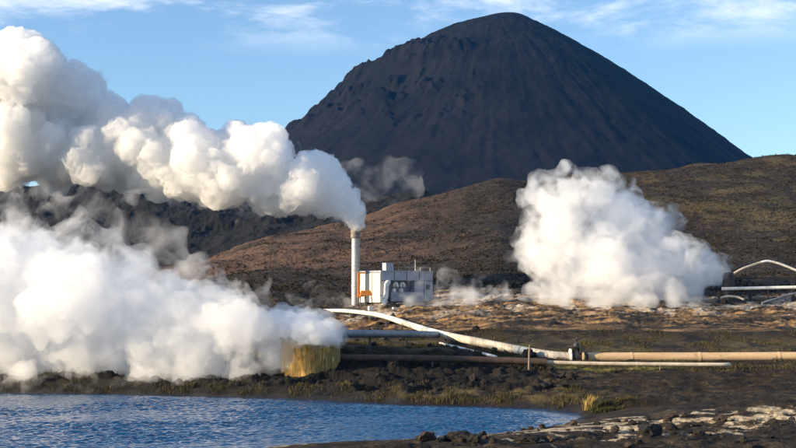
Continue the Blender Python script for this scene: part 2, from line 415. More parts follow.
# ------------------------------------------------------------------ lake
def build_water():
    us = np.concatenate([np.linspace(-.9, -.37, 60), np.linspace(-.365, .28, 900)]); ds = np.concatenate([np.geomspace(12, 45, 120), np.geomspace(45.1, 90, 900)])
    Uw, Dw = np.meshgrid(us, ds); x = (Uw*Dw).ravel(); y = Dw.ravel(); zero = np.zeros_like(x)
    xr = x*.94+y*.34; yr = -x*.34+y*.94
    calm = sstep(.2, 3.0, -lake_sd(x, y))*np.where(y > 62, .75, .35)+np.where(y > 62, .25, .65)
    h = calm*(.048*perlin3(xr/1.5, yr/.75, zero) + .055*perlin3(xr/.55+3, yr/.27, zero+7) + .036*perlin3(xr/.26, yr/.13, zero+17))
    h = h*(.65+.7*sstep(-.3, .3, perlin3(x/9, y/6, zero+30)))
    m = MT('lake_water'); m.base((.003, .055, .145)); m.set(Roughness=.05, IOR=1.333, Specular_IOR_Level=.5)
    m.bump(m.noise(5.0, 4, .65, stretch=(.6, 1.3, 1)), .3, .03)
    n, k = Uw.shape; i = (np.arange(n-1)[:, None]*k+np.arange(k-1)[None, :]).ravel()
    o = mesh_np('water', np.stack([x, y, h], 1), np.stack([i, i+1, i+k+1, i+k], 1), m.m)
    tag(o, 'blue lake with wind ripples along the dark shore', 'water', kind='structure')
build_water()

# ------------------------------------------------------------------ steam
def surface_nets(f, org, h):
    s = f < 0
    c = [(0,0,0),(1,0,0),(0,1,0),(1,1,0),(0,0,1),(1,0,1),(0,1,1),(1,1,1)]
    nx, ny, nz = f.shape
    cnt = np.zeros((nx-1, ny-1, nz-1), np.int8)
    for a, b, d in c: cnt += s[a:nx-1+a, b:ny-1+b, d:nz-1+d]
    act = (cnt > 0) & (cnt < 8)
    I = np.argwhere(act)
    vals = np.stack([f[I[:, 0]+a, I[:, 1]+b, I[:, 2]+d] for a, b, d in c], 1)
    P = np.zeros((len(I), 3)); W = np.zeros(len(I))
    for p in range(8):
        for q in range(p+1, 8):
            if bin(p ^ q).count('1') != 1: continue
            fa, fb = vals[:, p], vals[:, q]; cr = (fa < 0) != (fb < 0)
            t = np.where(cr, fa/np.where(cr, fa-fb, 1), 0)[:, None]
            P += cr[:, None]*(np.array(c[p])*(1-t)+np.array(c[q])*t); W += cr
    V = (I+P/W[:, None])*h+org
    idx = np.full(act.shape, -1, np.int32); idx[act] = np.arange(len(I))
    quads = []
    for ax in range(3):
        sl0 = [slice(None)]*3; sl1 = [slice(None)]*3; sl0[ax] = slice(0, -1); sl1[ax] = slice(1, None)
        a, b = s[tuple(sl0)], s[tuple(sl1)]
        E_ = np.argwhere(a != b)
        o1, o2 = [k for k in range(3) if k != ax]
        ok = (E_[:, o1] > 0) & (E_[:, o2] > 0) & (E_[:, o1] < f.shape[o1]-1) & (E_[:, o2] < f.shape[o2]-1)
        E_ = E_[ok]
        def g(d1, d2):
            e = E_.copy(); e[:, o1] += d1; e[:, o2] += d2
            return idx[e[:, 0], e[:, 1], e[:, 2]]
        q = np.stack([g(-1, -1), g(0, -1), g(0, 0), g(-1, 0)], 1)
        flip = a[E_[:, 0], E_[:, 1], E_[:, 2]] ^ (ax == 1)
        q[~flip] = q[~flip][:, ::-1]
        quads.append(q)
    return V, np.concatenate(quads)

def puffs(parents, rng, levels=((16, .30, .58), (9, .28, .52)), out=.86, flat=.9):
    """spheres on spheres on spheres: (x, y, z, r)"""
    P = np.array(parents, float); allp = [P]
    for n, lo, hi in levels:
        d = rng.normal(size=(len(P), n, 3)); d /= np.linalg.norm(d, axis=2, keepdims=True)
        r = P[:, None, 3]*rng.uniform(lo, hi, (len(P), n))
        ctr = P[:, None, :3]+d*(P[:, None, 3]*out)[..., None]*np.array([1, 1, flat])
        P = np.concatenate([ctr.reshape(-1, 3), r.reshape(-1, 1)], 1); allp.append(P)
    return np.concatenate(allp)
def sdf_grid(sph, h, pad):
    lo = (sph[:, :3]-sph[:, 3:4]).min(0)-pad; hi = (sph[:, :3]+sph[:, 3:4]).max(0)+pad
    n = np.ceil((hi-lo)/h).astype(int)+1
    f = np.full(n, pad, np.float32)
    ax = [lo[i]+h*np.arange(n[i]) for i in range(3)]
    for x, y, z, r in sph:
        a = np.maximum(np.floor((np.array((x, y, z))-r-pad-lo)/h).astype(int), 0)
        b = np.minimum(np.ceil((np.array((x, y, z))+r+pad-lo)/h).astype(int)+1, n)
        gx = (ax[0][a[0]:b[0]]-x)[:, None, None]; gy = (ax[1][a[1]:b[1]]-y)[None, :, None]; gz_ = (ax[2][a[2]:b[2]]-z)[None, None, :]
        d = np.sqrt(gx*gx+gy*gy+gz_*gz_)-r
        sub = f[a[0]:b[0], a[1]:b[1], a[2]:b[2]]
        np.minimum(sub, d, out=sub)
    return f, lo
def plume_mesh(parents, h, seed, noise=((.9, .35, 4, True),), levels=((16, .30, .58), (9, .28, .52)), out=.86, warp=0, wsc=3.0):
    rng = np.random.default_rng(seed)
    sph = puffs(parents, rng, levels, out)
    sph = sph[sph[:, 3] > h*1.2]
    amp = sum(a for _, a, _, _ in noise)+warp
    pad = max(amp*2.3, 3*h)
    f, lo = sdf_grid(sph, h, pad)
    nz = np.argwhere(np.abs(f) < pad*.98)
    p = nz*h+lo
    v = f[nz[:, 0], nz[:, 1], nz[:, 2]].astype(float)
    for sc, a, oc, bil in noise:
        v = v - a*fbm(p[:, 0]/sc+seed, p[:, 1]/sc, p[:, 2]/sc, oc, .55, bil)*(1 if not bil else .6)
    f[nz[:, 0], nz[:, 1], nz[:, 2]] = v
    f[0], f[-1], f[:, 0], f[:, -1], f[:, :, 0], f[:, :, -1] = (pad,)*6
    return surface_nets(f, lo, h)
def steam_mat(name, dens, aniso=.25, col=(1, 1, 1), nscale=None, lo=.4, hi=.7, step=1.0, dist=0.0, detail=5, skin=0):
    m = bpy.data.materials.new(name); m.use_nodes = True; t = m.node_tree; t.nodes.clear()
    out = t.nodes.new('ShaderNodeOutputMaterial'); pv_ = t.nodes.new('ShaderNodeVolumePrincipled')
    pv_.inputs['Color'].default_value = (*col, 1); pv_.inputs['Anisotropy'].default_value = aniso
    pv_.inputs['Density'].default_value = dens
    if nscale:
        tc_ = t.nodes.new('ShaderNodeTexCoord'); n = t.nodes.new('ShaderNodeTexNoise')
        n.inputs['Scale'].default_value = nscale; n.inputs['Detail'].default_value = detail; n.inputs['Roughness'].default_value = .6
        n.inputs['Distortion'].default_value = dist
        r = t.nodes.new('ShaderNodeMapRange'); r.interpolation_type = 'SMOOTHSTEP'
        r.inputs['From Min'].default_value = lo; r.inputs['From Max'].default_value = hi; r.inputs['To Max'].default_value = dens
        t.links.new(tc_.outputs['Object'], n.inputs['Vector']); t.links.new(n.outputs[0], r.inputs['Value']); t.links.new(r.outputs[0], pv_.inputs['Density'])
    t.links.new(pv_.outputs[0], out.inputs['Volume'])
    if skin:      # the packed droplets of the outermost layer scatter like a thin white veil
        df = t.nodes.new('ShaderNodeBsdfDiffuse'); df.inputs['Color'].default_value = (.93, .93, .93, 1)
        tl = t.nodes.new('ShaderNodeBsdfTranslucent'); tl.inputs['Color'].default_value = (.93, .93, .93, 1)
        tp = t.nodes.new('ShaderNodeBsdfTransparent'); m1 = t.nodes.new('ShaderNodeMixShader'); m2 = t.nodes.new('ShaderNodeMixShader')
        m1.inputs[0].default_value = .5; m2.inputs[0].default_value = skin
        t.links.new(df.outputs[0], m1.inputs[1]); t.links.new(tl.outputs[0], m1.inputs[2])
        t.links.new(tp.outputs[0], m2.inputs[1]); t.links.new(m1.outputs[0], m2.inputs[2]); t.links.new(m2.outputs[0], out.inputs['Surface'])
    return m
def parents_px(lst, d, jit, rng, scale=None):
    o = []
    for e in lst:
        px, py, rp = e[:3]; dd = e[3] if len(e) > 3 else d(px) if callable(d) else d
        r = rp/F*dd
        p = at(px, py, dd+rng.uniform(-1, 1)*jit*r); o.append((p.x, p.y, p.z, r*.80))
    return o
_r = np.random.default_rng(3)
STACK = [(356,223,5),(352,213,10),(343,203,17),(325,190,25),(300,186,27),(316,172,22),(270,180,34),(255,160,36),(240,148,28),(225,178,33),(200,165,42),(182,143,29),(160,165,33),
         (150,122,28),(130,148,42),(108,130,35),(95,155,33),(60,150,42),(78,92,30),(55,90,30),(20,72,44),(30,115,45),(10,142,46),(-30,90,55),(-60,130,55)]

def steam_thing(px, d, label, parts):
    o = thing('steam_plume', at(*px, d), label, 'steam')
    for nm, (v, f), mat in parts:
        c = mesh_np(nm, v-np.array(o.location), f, mat, o)
        print(nm, len(v))
    return o
pp = parents_px(STACK, 152, .45, _r)
steam_thing((356, 226), 152, 'dense billowing white steam blowing left from the tall stack', [
    ('billows', plume_mesh(pp, .14, 2, noise=((2.4, .45, 3, True), (.85, .32, 5, True), (.40, .05, 2, True)), levels=((22, .22, .5), (12, .25, .5))), steam_mat('dense_steam', 1.1, .3, skin=.12)),
    ('veil', plume_mesh([(a, b, c-.3, r*1.10) for a, b, c, r in pp], .3, 31, noise=((3.0, 1.3, 5, False),), levels=((10, .3, .6),)), steam_mat('fringe_steam', .4, .35, nscale=.45, lo=.46, hi=.7, dist=1.2, detail=7))])
LOW = [(337,334,8,84.4),(331,334,12,83.7),(322,333,14,83.4),(311,333,14,83.3),(300,333,14,83.5),(290,334,12,84.1),(310,330,18,85.8),(328,333,12,85.6),(292,331,18,86.5),(312,328,14),(290,324,22),(276,360,16),(262,332,32),(272,352,20),(235,325,36),(240,362,22),(205,318,40),(200,352,36),(165,310,45),(160,350,40),(120,305,55),(110,350,42),
       (70,300,60),(60,350,42),(20,295,65),(15,345,45),(-40,290,75),(-60,340,55),(245,370,17),(215,372,18),(180,371,20),(140,372,18),(95,372,20),(50,374,18),(10,372,22),(140,377,13,82.6),(20,376,13,82.8),(185,376,10,82.8)]

pp = parents_px(LOW, lambda px: 84.3 if px > 303 else (88.6 if px > 272 else 84.0+max(0, 240-px)*.018), .35, _r)
steam_thing((318, 336), 84, 'low white steam bank drifting left from the rusty vessel over the shore', [
    ('billows', plume_mesh([(a, b, c, r*(.9 if a < -8 else 1)) for a, b, c, r in pp], .13, 5, noise=((1.8, .75, 6, False), (.7, .25, 4, True))), steam_mat('loose_steam', .42, .3, skin=.035)),
    ('veil', plume_mesh([(a, b, c, r*1.22) for a, b, c, r in pp if a < -10.8], .25, 14, noise=((2.5, 1.4, 5, False),), levels=((10, .3, .6),)), steam_mat('veil_steam', .6, .45, nscale=.47, lo=.42, hi=.68, dist=1.2, detail=7)),
    ('jet', plume_mesh(parents_px([(336,335,7,84.3),(330,334,11,83.7),(321,334,12,83.4),(311,334,12,83.3),(300,333,12,83.5),(290,332,11,84.3),(318,330,16,85.5),(302,327,18,85.8),(286,326,18,86.5)], 84, .15, np.random.default_rng(4)), .06, 15, noise=((.9, .22, 5, False), (.4, .10, 3, True))), steam_mat('jet_steam', 1.8, .3, skin=.05))])
RIGHT = [(602,192,20),(624,208,24),(547,202,22),(645,222,24),(718,277,12),(702,264,22),(690,281,22),(665,266,34),(650,240,30),(640,270,38),(615,226,35),(605,262,42),(592,202,22),(572,195,26),(560,216,32),(555,250,33),(575,280,27),(540,238,22),(620,290,20),(660,294,14),(560,300,17,143),(600,305,15,142),(640,304,16,142),(680,300,14,143),(540,296,14,144)]

pp = parents_px(RIGHT, 150, .45, _r)
steam_thing((722, 284), 150, 'ragged white steam cloud pouring left from the dark wellhead', [
    ('billows', plume_mesh([(a, b, c, r*.74) for a, b, c, r in pp], .18, 8, noise=((2.6, 1.2, 6, False), (.9, .25, 3, True))), steam_mat('loose_steam2', .26, .3, skin=.015)),
    ('veil', plume_mesh([(a, b, c, r*1.22) for a, b, c, r in pp], .3, 9, noise=((3.5, 1.6, 5, False),), levels=((10, .3, .6),)), steam_mat('veil_steam2', .6, .45, nscale=.33, lo=.41, hi=.66, dist=1.2, detail=7))])

def wisp(lst, d, seed, dens, nscale, anchor, label, lo=.44, hi=.7, h=.3, amp=1.2, jit=.4):
    pp = parents_px(lst, d, jit, np.random.default_rng(seed))
    return steam_thing(anchor, d if not callable(d) else d(anchor[0]), label, [
        ('veil', plume_mesh(pp, h, seed, noise=((h*9, amp, 5, False),), levels=((10, .3, .6),)), steam_mat('wisp_steam', dens, .35, nscale=nscale, lo=lo, hi=hi, dist=.35, detail=7))])
wisp([(165,258,26),(150,235,30),(110,250,34),(70,255,36),(30,250,36),(-10,245,36),(60,222,32),(110,218,26),(20,215,32),(-20,215,30),(130,200,14),(176,238,13),(90,200,16),(190,268,18),(40,196,14),(-60,230,40)], 104, 21, .65, .22,
     (110, 262), 'thin torn steam rising off the low bank against the dark lava ridge', lo=.45, hi=.78)
wisp([(432,296,20),(452,300,18),(472,297,18),(494,301,15),(420,288,16),(412,298,12),(517,303,12),(440,282,13),(478,286,13),(505,294,12),(538,300,11),(460,309,12),(432,308,12),(425,275,9)], 146, 22, .75, .34,
     (432, 304), 'thin low steam drifting over the ochre ground right of the station', lo=.45, hi=.78)
wisp([(318,297,13),(332,300,12),(304,295,11),(322,289,9),(344,303,8),(296,301,9)], 149, 23, .4, .5, (322, 305), 'small puff of thin steam on the ground left of the stack', lo=.46, hi=.78, h=.2, amp=.9)
wisp([(345,180,18),(362,175,22),(385,172,20),(402,170,18),(412,182,14),(395,190,14),(370,192,14),(325,165,10),(308,155,8),(420,190,8)], 420, 24, .07, .11,
     (380, 196), 'faint grey steam hanging before the foot of the dark mountain', lo=.42, hi=.74, h=.9, amp=3)
wisp([(60,383,15),(90,386,14),(30,384,15),(120,385,13),(180,388,10),(220,386,10),(5,386,15),(150,387,12),(250,385,9)], 81.5, 25, .35, .6, (90, 392), 'thin mist creeping over the left end of the lake shore', lo=.46, hi=.78, h=.15, amp=.6)

# ------------------------------------------------------------------ built things
class MB:
    """collects boxes, tubes, lathes and rings; build() links them as one mesh object"""
    def __init__(s): s.v = []; s.f = []
    def add(s, v, f):
        b = len(s.v); s.v += [tuple(p) for p in v]; s.f += [tuple(i+b for i in q) for q in f]; return s
    def box(s, c, size, rot=None, taper=1.0):
        hx, hy, hz = [k/2 for k in size]; pts = []
        for z in (-hz, hz):
            k = taper if z > 0 else 1
            for x, y in ((-hx,-hy),(hx,-hy),(hx,hy),(-hx,hy)): pts.append(Vector((x*k, y*k, z)))
        if rot is not None: pts = [rot @ p for p in pts]
        return s.add([p+Vector(c) for p in pts], [(3,2,1,0),(4,5,6,7),(0,1,5,4),(1,2,6,5),(2,3,7,6),(3,0,4,7)])
    def tube(s, pts, rad, n=16, caps=True, bore=None):
        pts = [Vector(p) for p in pts]; m = len(pts)
        rad = [rad]*m if isinstance(rad, (int, float)) else rad
        V_ = []; F_ = []; up = Vector((0, 0, 1))
        for i, p in enumerate(pts):
            t = (pts[min(i+1, m-1)]-pts[max(i-1, 0)]).normalized()
            a = t.cross(up)
            if a.length < 1e-3: a = t.cross(Vector((0, 1, 0)))
            a.normalize(); b = a.cross(t)
            for k in range(n):
                w = 2*math.pi*k/n; V_.append(p+a*(rad[i]*math.cos(w))+b*(rad[i]*math.sin(w)))
        for i in range(m-1):
            for k in range(n):
                k2 = (k+1) % n; F_.append((i*n+k, i*n+k2, (i+1)*n+k2, (i+1)*n+k))
        if caps:
            F_.append(tuple(range(n))[::-1]); F_.append(tuple((m-1)*n+k for k in range(n)))
        return s.add(V_, F_)
    def lathe(s, prof, n=40, c=(0, 0, 0), wob=0):
        V_ = []; F_ = []; m = len(prof)
        for r, z in prof:
            for k in range(n):
                w = 2*math.pi*k/n; q = r*(1+wob*math.sin(k*2.7+z)); V_.append((c[0]+q*math.cos(w), c[1]+q*math.sin(w), c[2]+z))
        for i in range(m-1):
            for k in range(n):
                k2 = (k+1) % n; F_.append((i*n+k, i*n+k2, (i+1)*n+k2, (i+1)*n+k))
        F_.append(tuple(range(n))[::-1]); F_.append(tuple((m-1)*n+k for k in range(n)))
        return s.add(V_, F_)
    def build(s, name, mat, parent=None, smooth=None, bevel=0):
        me = bpy.data.meshes.new(name); me.from_pydata(s.v, [], s.f); me.update()
        o = bpy.data.objects.new(name, me); COL.objects.link(o); me.materials.append(mat)
        if smooth:
            me.polygons.foreach_set('use_smooth', np.ones(len(me.polygons), bool))
            me.set_sharp_from_angle(angle=math.radians(smooth))
        if bevel:
            b = o.modifiers.new('edge', 'BEVEL'); b.width = bevel; b.segments = 2; b.limit_method = 'ANGLE'
        if parent: o.parent = parent
        return o
def rel(pts, o): return [Vector(p)-Vector(o) for p in pts]
def smooth_path(pts, n=8):
    P = [Vector(p) for p in pts]; out = []
    for i in range(len(P)-1):
        a, b, c, d = P[max(i-1, 0)], P[i], P[i+1], P[min(i+2, len(P)-1)]
        for k in range(n):
            t = k/n; out.append(.5*((2*b)+(c-a)*t+(2*a-5*b+4*c-d)*t*t+(3*b-a-3*c+d)*t**3))
    return out+[P[-1]]

M_galv = weathered('galvanised_steel', (.42,.42,.42), (.30,.29,.28), 1.5, .42, .35, streak=(1,1,.15), c3=(.22,.19,.16))
M_collar = weathered('sooty_steel', (.12,.10,.09), (.22,.19,.17), 3, .7)
M_cream = weathered('cream_cladding', (.74,.68,.54), (.62,.54,.40), .9, .5, streak=(1,1,.3), c3=(.50,.40,.26))
M_blue = weathered('blue_shade_cladding', (.31,.34,.40), (.24,.26,.32), 1.1, .45, streak=(.6,.6,.25), c3=(.12,.12,.14))  # blue grey, with the front wall's shade put into the colour
M_trim = weathered('dark_trim', (.05,.05,.055), (.09,.08,.075), 4, .6)
M_white = weathered('white_paint', (.78,.77,.74), (.62,.60,.55), 1.6, .5, c3=(.42,.36,.28))
M_wpipe = weathered('white_pipe_jacket', (.78,.73,.63), (.62,.55,.43), 1.1, .45, streak=(1,1,2), c3=(.45,.36,.26))
M_gpale = weathered('faded_pipe_jacket', (.66,.56,.42), (.50,.41,.29), 1.2, .5, c3=(.35,.26,.17))
M_gpipe = weathered('grey_pipe_jacket', (.50,.44,.36), (.34,.29,.23), 1.4, .5, streak=(6,1,1), c3=(.24,.17,.11))
M_tan = weathered('tan_pipe_jacket', (.64,.45,.26), (.54,.36,.19), .8, .5, streak=(.4,1,3), c3=(.40,.25,.13))
M_slate = weathered('slate_pipe_jacket', (.15,.18,.22), (.10,.12,.15), 1.2, .5, c3=(.20,.21,.22))
M_rust = weathered('rusty_pipe', (.085,.050,.032), (.055,.036,.026), 1.6, .75, c3=(.14,.075,.04))
M_rustlip = weathered('rusty_iron', (.10,.055,.03), (.05,.035,.028), 5, .8)
M_black = weathered('black_steel', (.018,.017,.017), (.035,.03,.027), 3, .55)
M_orange = weathered('orange_paint', (.62,.22,.025), (.50,.16,.02), 3, .45, c3=(.30,.10,.03))
M_wood = weathered('weathered_wood', (.16,.12,.085), (.09,.065,.045), 5, .85, streak=(1,1,.2))
M_conc = weathered('concrete', (.42,.39,.35), (.30,.28,.25), 2, .85)
def vessel_mat():
    m = MT('stained_staves')
    st = m.noise(1.6, 6, .65, stretch=(1, 1, .28)); st2 = m.noise(5, 5, .65, stretch=(1, 1, .12)); bl = m.noise(1.1, 6, .7, dist=.6)
    c = m.mix(m.rng(st, .40, .60), (.55, .30, .07), (.27, .165, .045))
    c = m.mix(m.rng(bl, .46, .60), c, (.22, .15, .045))
    c = m.mix(m.rng(st2, .50, .62), c, (.13, .085, .030))
    c = m.mix(m.rng(m.noise(2.3, 6, .7), .58, .68), c, (.58, .40, .16))
    m.base(c); m.set(Roughness=.9); m.bump(m.math('ADD', st2, bl), .6, .08)
    return m.m
M_vessel = vessel_mat()

# ---- stack
b0 = at(355.3, 308.5, 152); b0.z = gz(b0.x, b0.y)-.1
st = thing('exhaust_stack', b0, 'tall slender grey steel stack rising beside the cream walled station', 'stack')
hS = Zr(229, 152)-b0.z
MB().lathe([(.47, 0), (.465, hS*.5), (.45, hS-.9)], 40).build('shaft', M_galv, st, smooth=40)
MB().lathe([(.455, hS-1.15), (.56, hS-1.05), (.57, hS-.1), (.60, hS-.08), (.60, hS), (.50, hS), (.48, hS-.5), (.1, hS-.55)], 40).build('collar', M_collar, st, smooth=40)
fl = MB().lathe([(.75, 0), (.75, .14), (.5, .16)], 32)
for k in range(8):
    w = k*math.pi/4; fl.box((.62*math.cos(w), .62*math.sin(w), .2), (.09, .09, .1))
fl.build('base_flange', M_collar, st)
for z in (2.4, 4.9, 7.2): MB().lathe([(.475, z), (.505, z+.02), (.505, z+.12), (.475, z+.14)], 40).build('weld_band', M_galv, st, smooth=40)
MB().tube([(.46, -.26, .3), (.46, -.26, hS-1.2)], .045, 8).build('drain_pipe', M_galv, st, smooth=40)

# ---- station building
th = math.radians(33)
corner = at(381, 305.5, 150)
W_, L_, H_ = 7.5, 4.7, Zr(271.3, 150)-corner.z
gb = min(gz(corner.x, corner.y), gz(corner.x+6, corner.y+3))
bd = thing('station_building', (corner.x, corner.y, corner.z), 'boxy station with cream side wall and shaded blue grey front behind the white pipe', 'building', th)
LB = MB()   # local: x along the front, y away from the viewer, z up; the near corner is the origin
LB.box((W_/2, L_/2+.02, H_-.55), (W_, L_, 1.1))                               # upper storey band
LB.box((W_/2+.0, L_/2+.6, 1.75), (W_-.02, L_-1.2, 2.5))                       # recessed middle
LB.box((.45, .55, 1.75), (.88, 1.08, 2.494)); LB.box((W_-1.35, .55, 1.75), (2.68, 1.08, 2.494))  # piers either side of the recess
LB.build('wall', M_blue, bd, bevel=.02)
sw = MB().box((-.03, L_/2+.02, H_/2+.12), (.06, L_-.1, H_-.5)).build('side_wall', M_cream, bd); sw['label'] = 'sunlit cream side wall'
tr = MB()
for y in (.02, 1.9, 3.4, L_-.04): tr.box((-.075, y, H_/2+.12), (.03, .07, H_-.5))
tr.box((-.075, L_/2, H_-.16), (.03, L_-.3, .07)); tr.box((-.075, L_/2, .35), (.03, L_-.3, .06))
tr.build('panel_trim', M_trim, bd)
ft = MB()
for x in (1.9, 3.7, 5.5): ft.box((x, -.012, H_-.55), (.05, .024, 1.04))
ft.box((W_/2, -.014, H_-1.08), (W_-.1, .028, .06)); ft.box((6.2, -.012, 1.9), (.05, .024, 2.1)); ft.box((6.75, -.02, 2.2), (.5, .04, .6))
ft.build('front_trim', M_trim, bd)
dr = MB().box((-.09, 4.3, 1.4), (.05, .95, 2.1)).build('door', M_white, bd, bevel=.01)
MB().box((-.14, 4.62, 1.35), (.06, .05, .16)).build('handle', M_trim, dr)
MB().box((W_/2, L_/2+.02, H_+.05), (W_+.16, L_+.16, .12)).build('roof', M_blue, bd, bevel=.02)
MB().box((3.7, .18, 1.05), (4.6, .5, 1.15)).box((3.7, -.085, 1.05), (4.5, .03, .06)).box((3.7, -.085, .6), (4.5, .03, .05)).build('lower_panel', M_blue, bd, bevel=.02)
MB().box((W_/2, L_/2, .2), (W_-.5, L_-.5, .78)).build('plinth', M_trim, bd)
MB().box((1.55, .9, H_+.52), (1.05, .9, .95)).box((1.55, .9, H_+1.02), (1.15, 1.0, .06)).build('roof_vent', M_blue, bd, bevel=.02)
MB().box((.99, .45, H_+.52), (.10, .06, .9)).build('vent_edge', M_white, bd)
rl = MB().tube([(2.6, .25, H_+.55), (W_-.2, .25, H_+.55)], .028, 8)
for x in (2.65, 4.2, 5.8, W_-.25): rl.tube([(x, .25, H_+.05), (x, .25, H_+.56)], .024, 8)
rl.build('roof_rail', M_galv, bd)
MB().tube([(5.3, .6, H_), (5.3, .6, H_+1.5)], [.035, .018], 8).box((5.3, .6, H_+.12), (.2, .2, .08)).build('antenna', M_galv, bd)
for x in (2.05, 3.05):
    g = MB().tube(smooth_path([(x, .35, 1.62), (x, .35, 2.35), (x+.05, .3, 2.62), (x+.2, .2, 2.68), (x+.34, .16, 2.5), (x+.38, .16, 2.25)], 5), .15, 14)
    g.lathe([(.27, 1.62), (.27, 1.95), (.16, 2.05)], 18, (x, .35, 0)); g.build('gooseneck_vent', M_white, bd, smooth=40)
MB().box((2.75, .08, 2.98), (2.9, .10, .22)).build('lintel_shade', M_trim, bd)
d_ = MB().tube(smooth_path([(1.35, .5, 2.75), (.95, -.1, 2.78), (.55, -.45, 2.6), (.45, -.5, 2.1), (.40, -.5, 1.2), (.1, -.6, .5), (.05, -.6, -.1)], 6), [.3]*37, 16)
d_.build('exhaust_duct', M_white, bd, smooth=40)
MB().tube([(-.35, -.5, 1.35), (-.05, -.55, .1)], .16, 12).tube([(-.2, -.75, .9), (.5, -.75, .4)], .07, 8).build('drain_elbow', M_white, bd, smooth=40)

# ---- orange hoist by the stack
hb = at(362.5, 307, 148.5); hb.z = gz(hb.x, hb.y)
ho = thing('hoist', hb, 'small orange steel hoist on thin legs between the stack and the cream wall', 'hoist', math.radians(10))
MB().box((-.45, 0, 2.65), (.3, .3, 2.9)).build('column', M_orange, ho, bevel=.02)
MB().box((.38, -.1, 1.75), (1.45, .7, .62), taper=.78).box((-.1, -.1, 1.38), (.5, .5, .14)).build('motor_housing', M_orange, ho, bevel=.03)
for x, y in ((-.25, -.3), (-.25, .2), (.3, -.3), (.3, .2)):
    MB().tube([(x, y, 0), (x, y, 1.45)], .045, 8).build('leg', M_trim, ho)
MB().tube([(.95, -.1, 1.5), (1.25, -.1, .2)], .05, 8).build('brace', M_trim, ho)
MB().box((-.1, .2, 4.12), (.95, .2, .16)).build('boom', M_orange, ho)

# ---- round stained vessel
vb = at(310.5, 378, 85.8); vb.z = gz(vb.x, vb.y-1.6)-.25
ve = thing('silencer_vessel', vb, 'round rust stained wooden vessel venting steam at the lake bank', 'vessel')
hV = Zr(338.5, 84)-vb.z; rV = 2.02
sv = MB(); n = 64; 
prof = [(rV, 0), (rV*1.005, hV*.3), (rV, hV*.7), (rV*.985, hV), (rV*.93, hV), (rV*.93, hV-.7), (.1, hV-.75)]
sv.lathe(prof, n); 
for i, (x, y, z) in enumerate(sv.v):
    k = 1-.008*((i*7) % 5 == 0); sv.v[i] = (x*k, y*k, z)
sv.build('wall', M_vessel, ve, smooth=30)
MB().lathe([(rV*.99, hV-.06), (rV*1.04, hV-.05), (rV*1.04, hV+.06), (rV*.9, hV+.06), (rV*.9, hV-.05)], n).build('rim', M_rustlip, ve, smooth=40)

# ---- pipes
def pipe(name, pts, r, mat, label, sections=None, joint=6.0, supports=True, jm=None, sm=M_trim, cat='pipe', cap_ring=True):
    P = smooth_path([at(*p) for p in pts], 8)
    o = P[0].copy(); t = thing(name, o, label, cat)
    R = [r]*len(P) if isinstance(r, (int, float)) else list(np.interp(np.linspace(0, 1, len(P)), np.linspace(0, 1, len(r)), r))
    cuts = sections or [(0, 1, mat)]
    m = len(P)-1
    for a, b, mm in cuts:
        i, j = int(round(a*m)), int(round(b*m))
        MB().tube(rel(P[i:j+1], o), R[i:j+1], 28).build('pipe_section', mm, t, smooth=40)
    acc = 0; nxt = joint*.6; sp = joint*1.3 if joint else 9.0; ns = sp*.6
    for i in range(1, len(P)):
        acc += (P[i]-P[i-1]).length
        tt = (P[i]-P[i-1]).normalized()
        if joint and acc > nxt:
            nxt += joint; q = P[i]-o
            MB().tube([q-tt*.07, q+tt*.07], R[i]*1.05, 28).build('pipe_joint', jm or mat, t, smooth=40)
        if supports and acc > ns:
            ns += sp; g = gz(P[i].x, P[i].y); low = P[i].z-R[i]
            if low-g > .12:
                MB().box((P[i].x-o.x, P[i].y-o.y, (low+g)/2-o.z-.05), (R[i]*.6, R[i]*1.2, low-g+.2)).build('support', sm, t, bevel=.02)
    return t, P
pipe('steam_pipe', [(300,311,150),(323,310.4,147),(345,310.8,142),(368,313.2,134),(384,316.2,127),(402,322,119),(421,328.3,112),(437,333,107.5),(455,337.3,104),(480,342.3,100),(505,347.6,97.5),(530,352.4,96),(552,355.8,95),(571.5,357.4,94.6)],
     [.17,.19,.22,.25,.28,.30,.33,.36,.37,.37], M_wpipe, 'long white jacketed pipe curving down from the stack to the dark valve',
     sections=[(0,.60,M_wpipe),(.60,.80,M_gpipe),(.80,.87,M_wpipe),(.87,1,M_gpipe)], joint=5.5, jm=M_gpipe)
pipe('steam_pipe', [(581.5,357.0,94.6),(640,357.0,94.8),(720,356.8,95),(800,356.4,95.2),(900,356,95.4),(1010,356,95.6)], .345, M_tan,
     'thick straight tan pipe running right from the dark valve', joint=5.5)
pipe('steam_pipe', [(338.5,333.6,86.2),(370,333.7,92),(400,334.0,99),(425,334.3,103),(438,334.6,106.6)], .275, M_slate,
     'slate grey pipe leading from the stained vessel back to the white pipe', joint=7, supports=True)
pipe('drain_pipe', [(338,357.6,86.0),(380,358.0,86.2),(440,358.8,86.4),(500,360.4,86.6),(546,362.0,86.8)], .235, M_rust,
     'dark rusty pipe running low from the stained vessel along the lava bank', joint=8)
pipe('drain_pipe', [(546.3,362.3,86.9),(600,363.6,87),(660,364.2,87.2),(722,364.6,87.4),(728.5,364.4,87.9)], .135, M_gpale,
     'thin pale pipe lying below the tan pipe over bright grass', joint=10, sm=M_wood)
pipe('drain_pipe', [(440,343.3,104),(458,347.4,100.5),(478,352.2,96.5),(496,356.8,92.5)], .11, M_white, 'thin white pipe slanting down below the curved white pipe', joint=0, supports=True)

pipe('cable_duct', [(338,309.6,147.5),(350,308.6,147),(362,309.8,146.6),(374,311.3,146)], .13, M_black, 'short black duct lying between the stack foot and the concrete block', joint=0, supports=False)
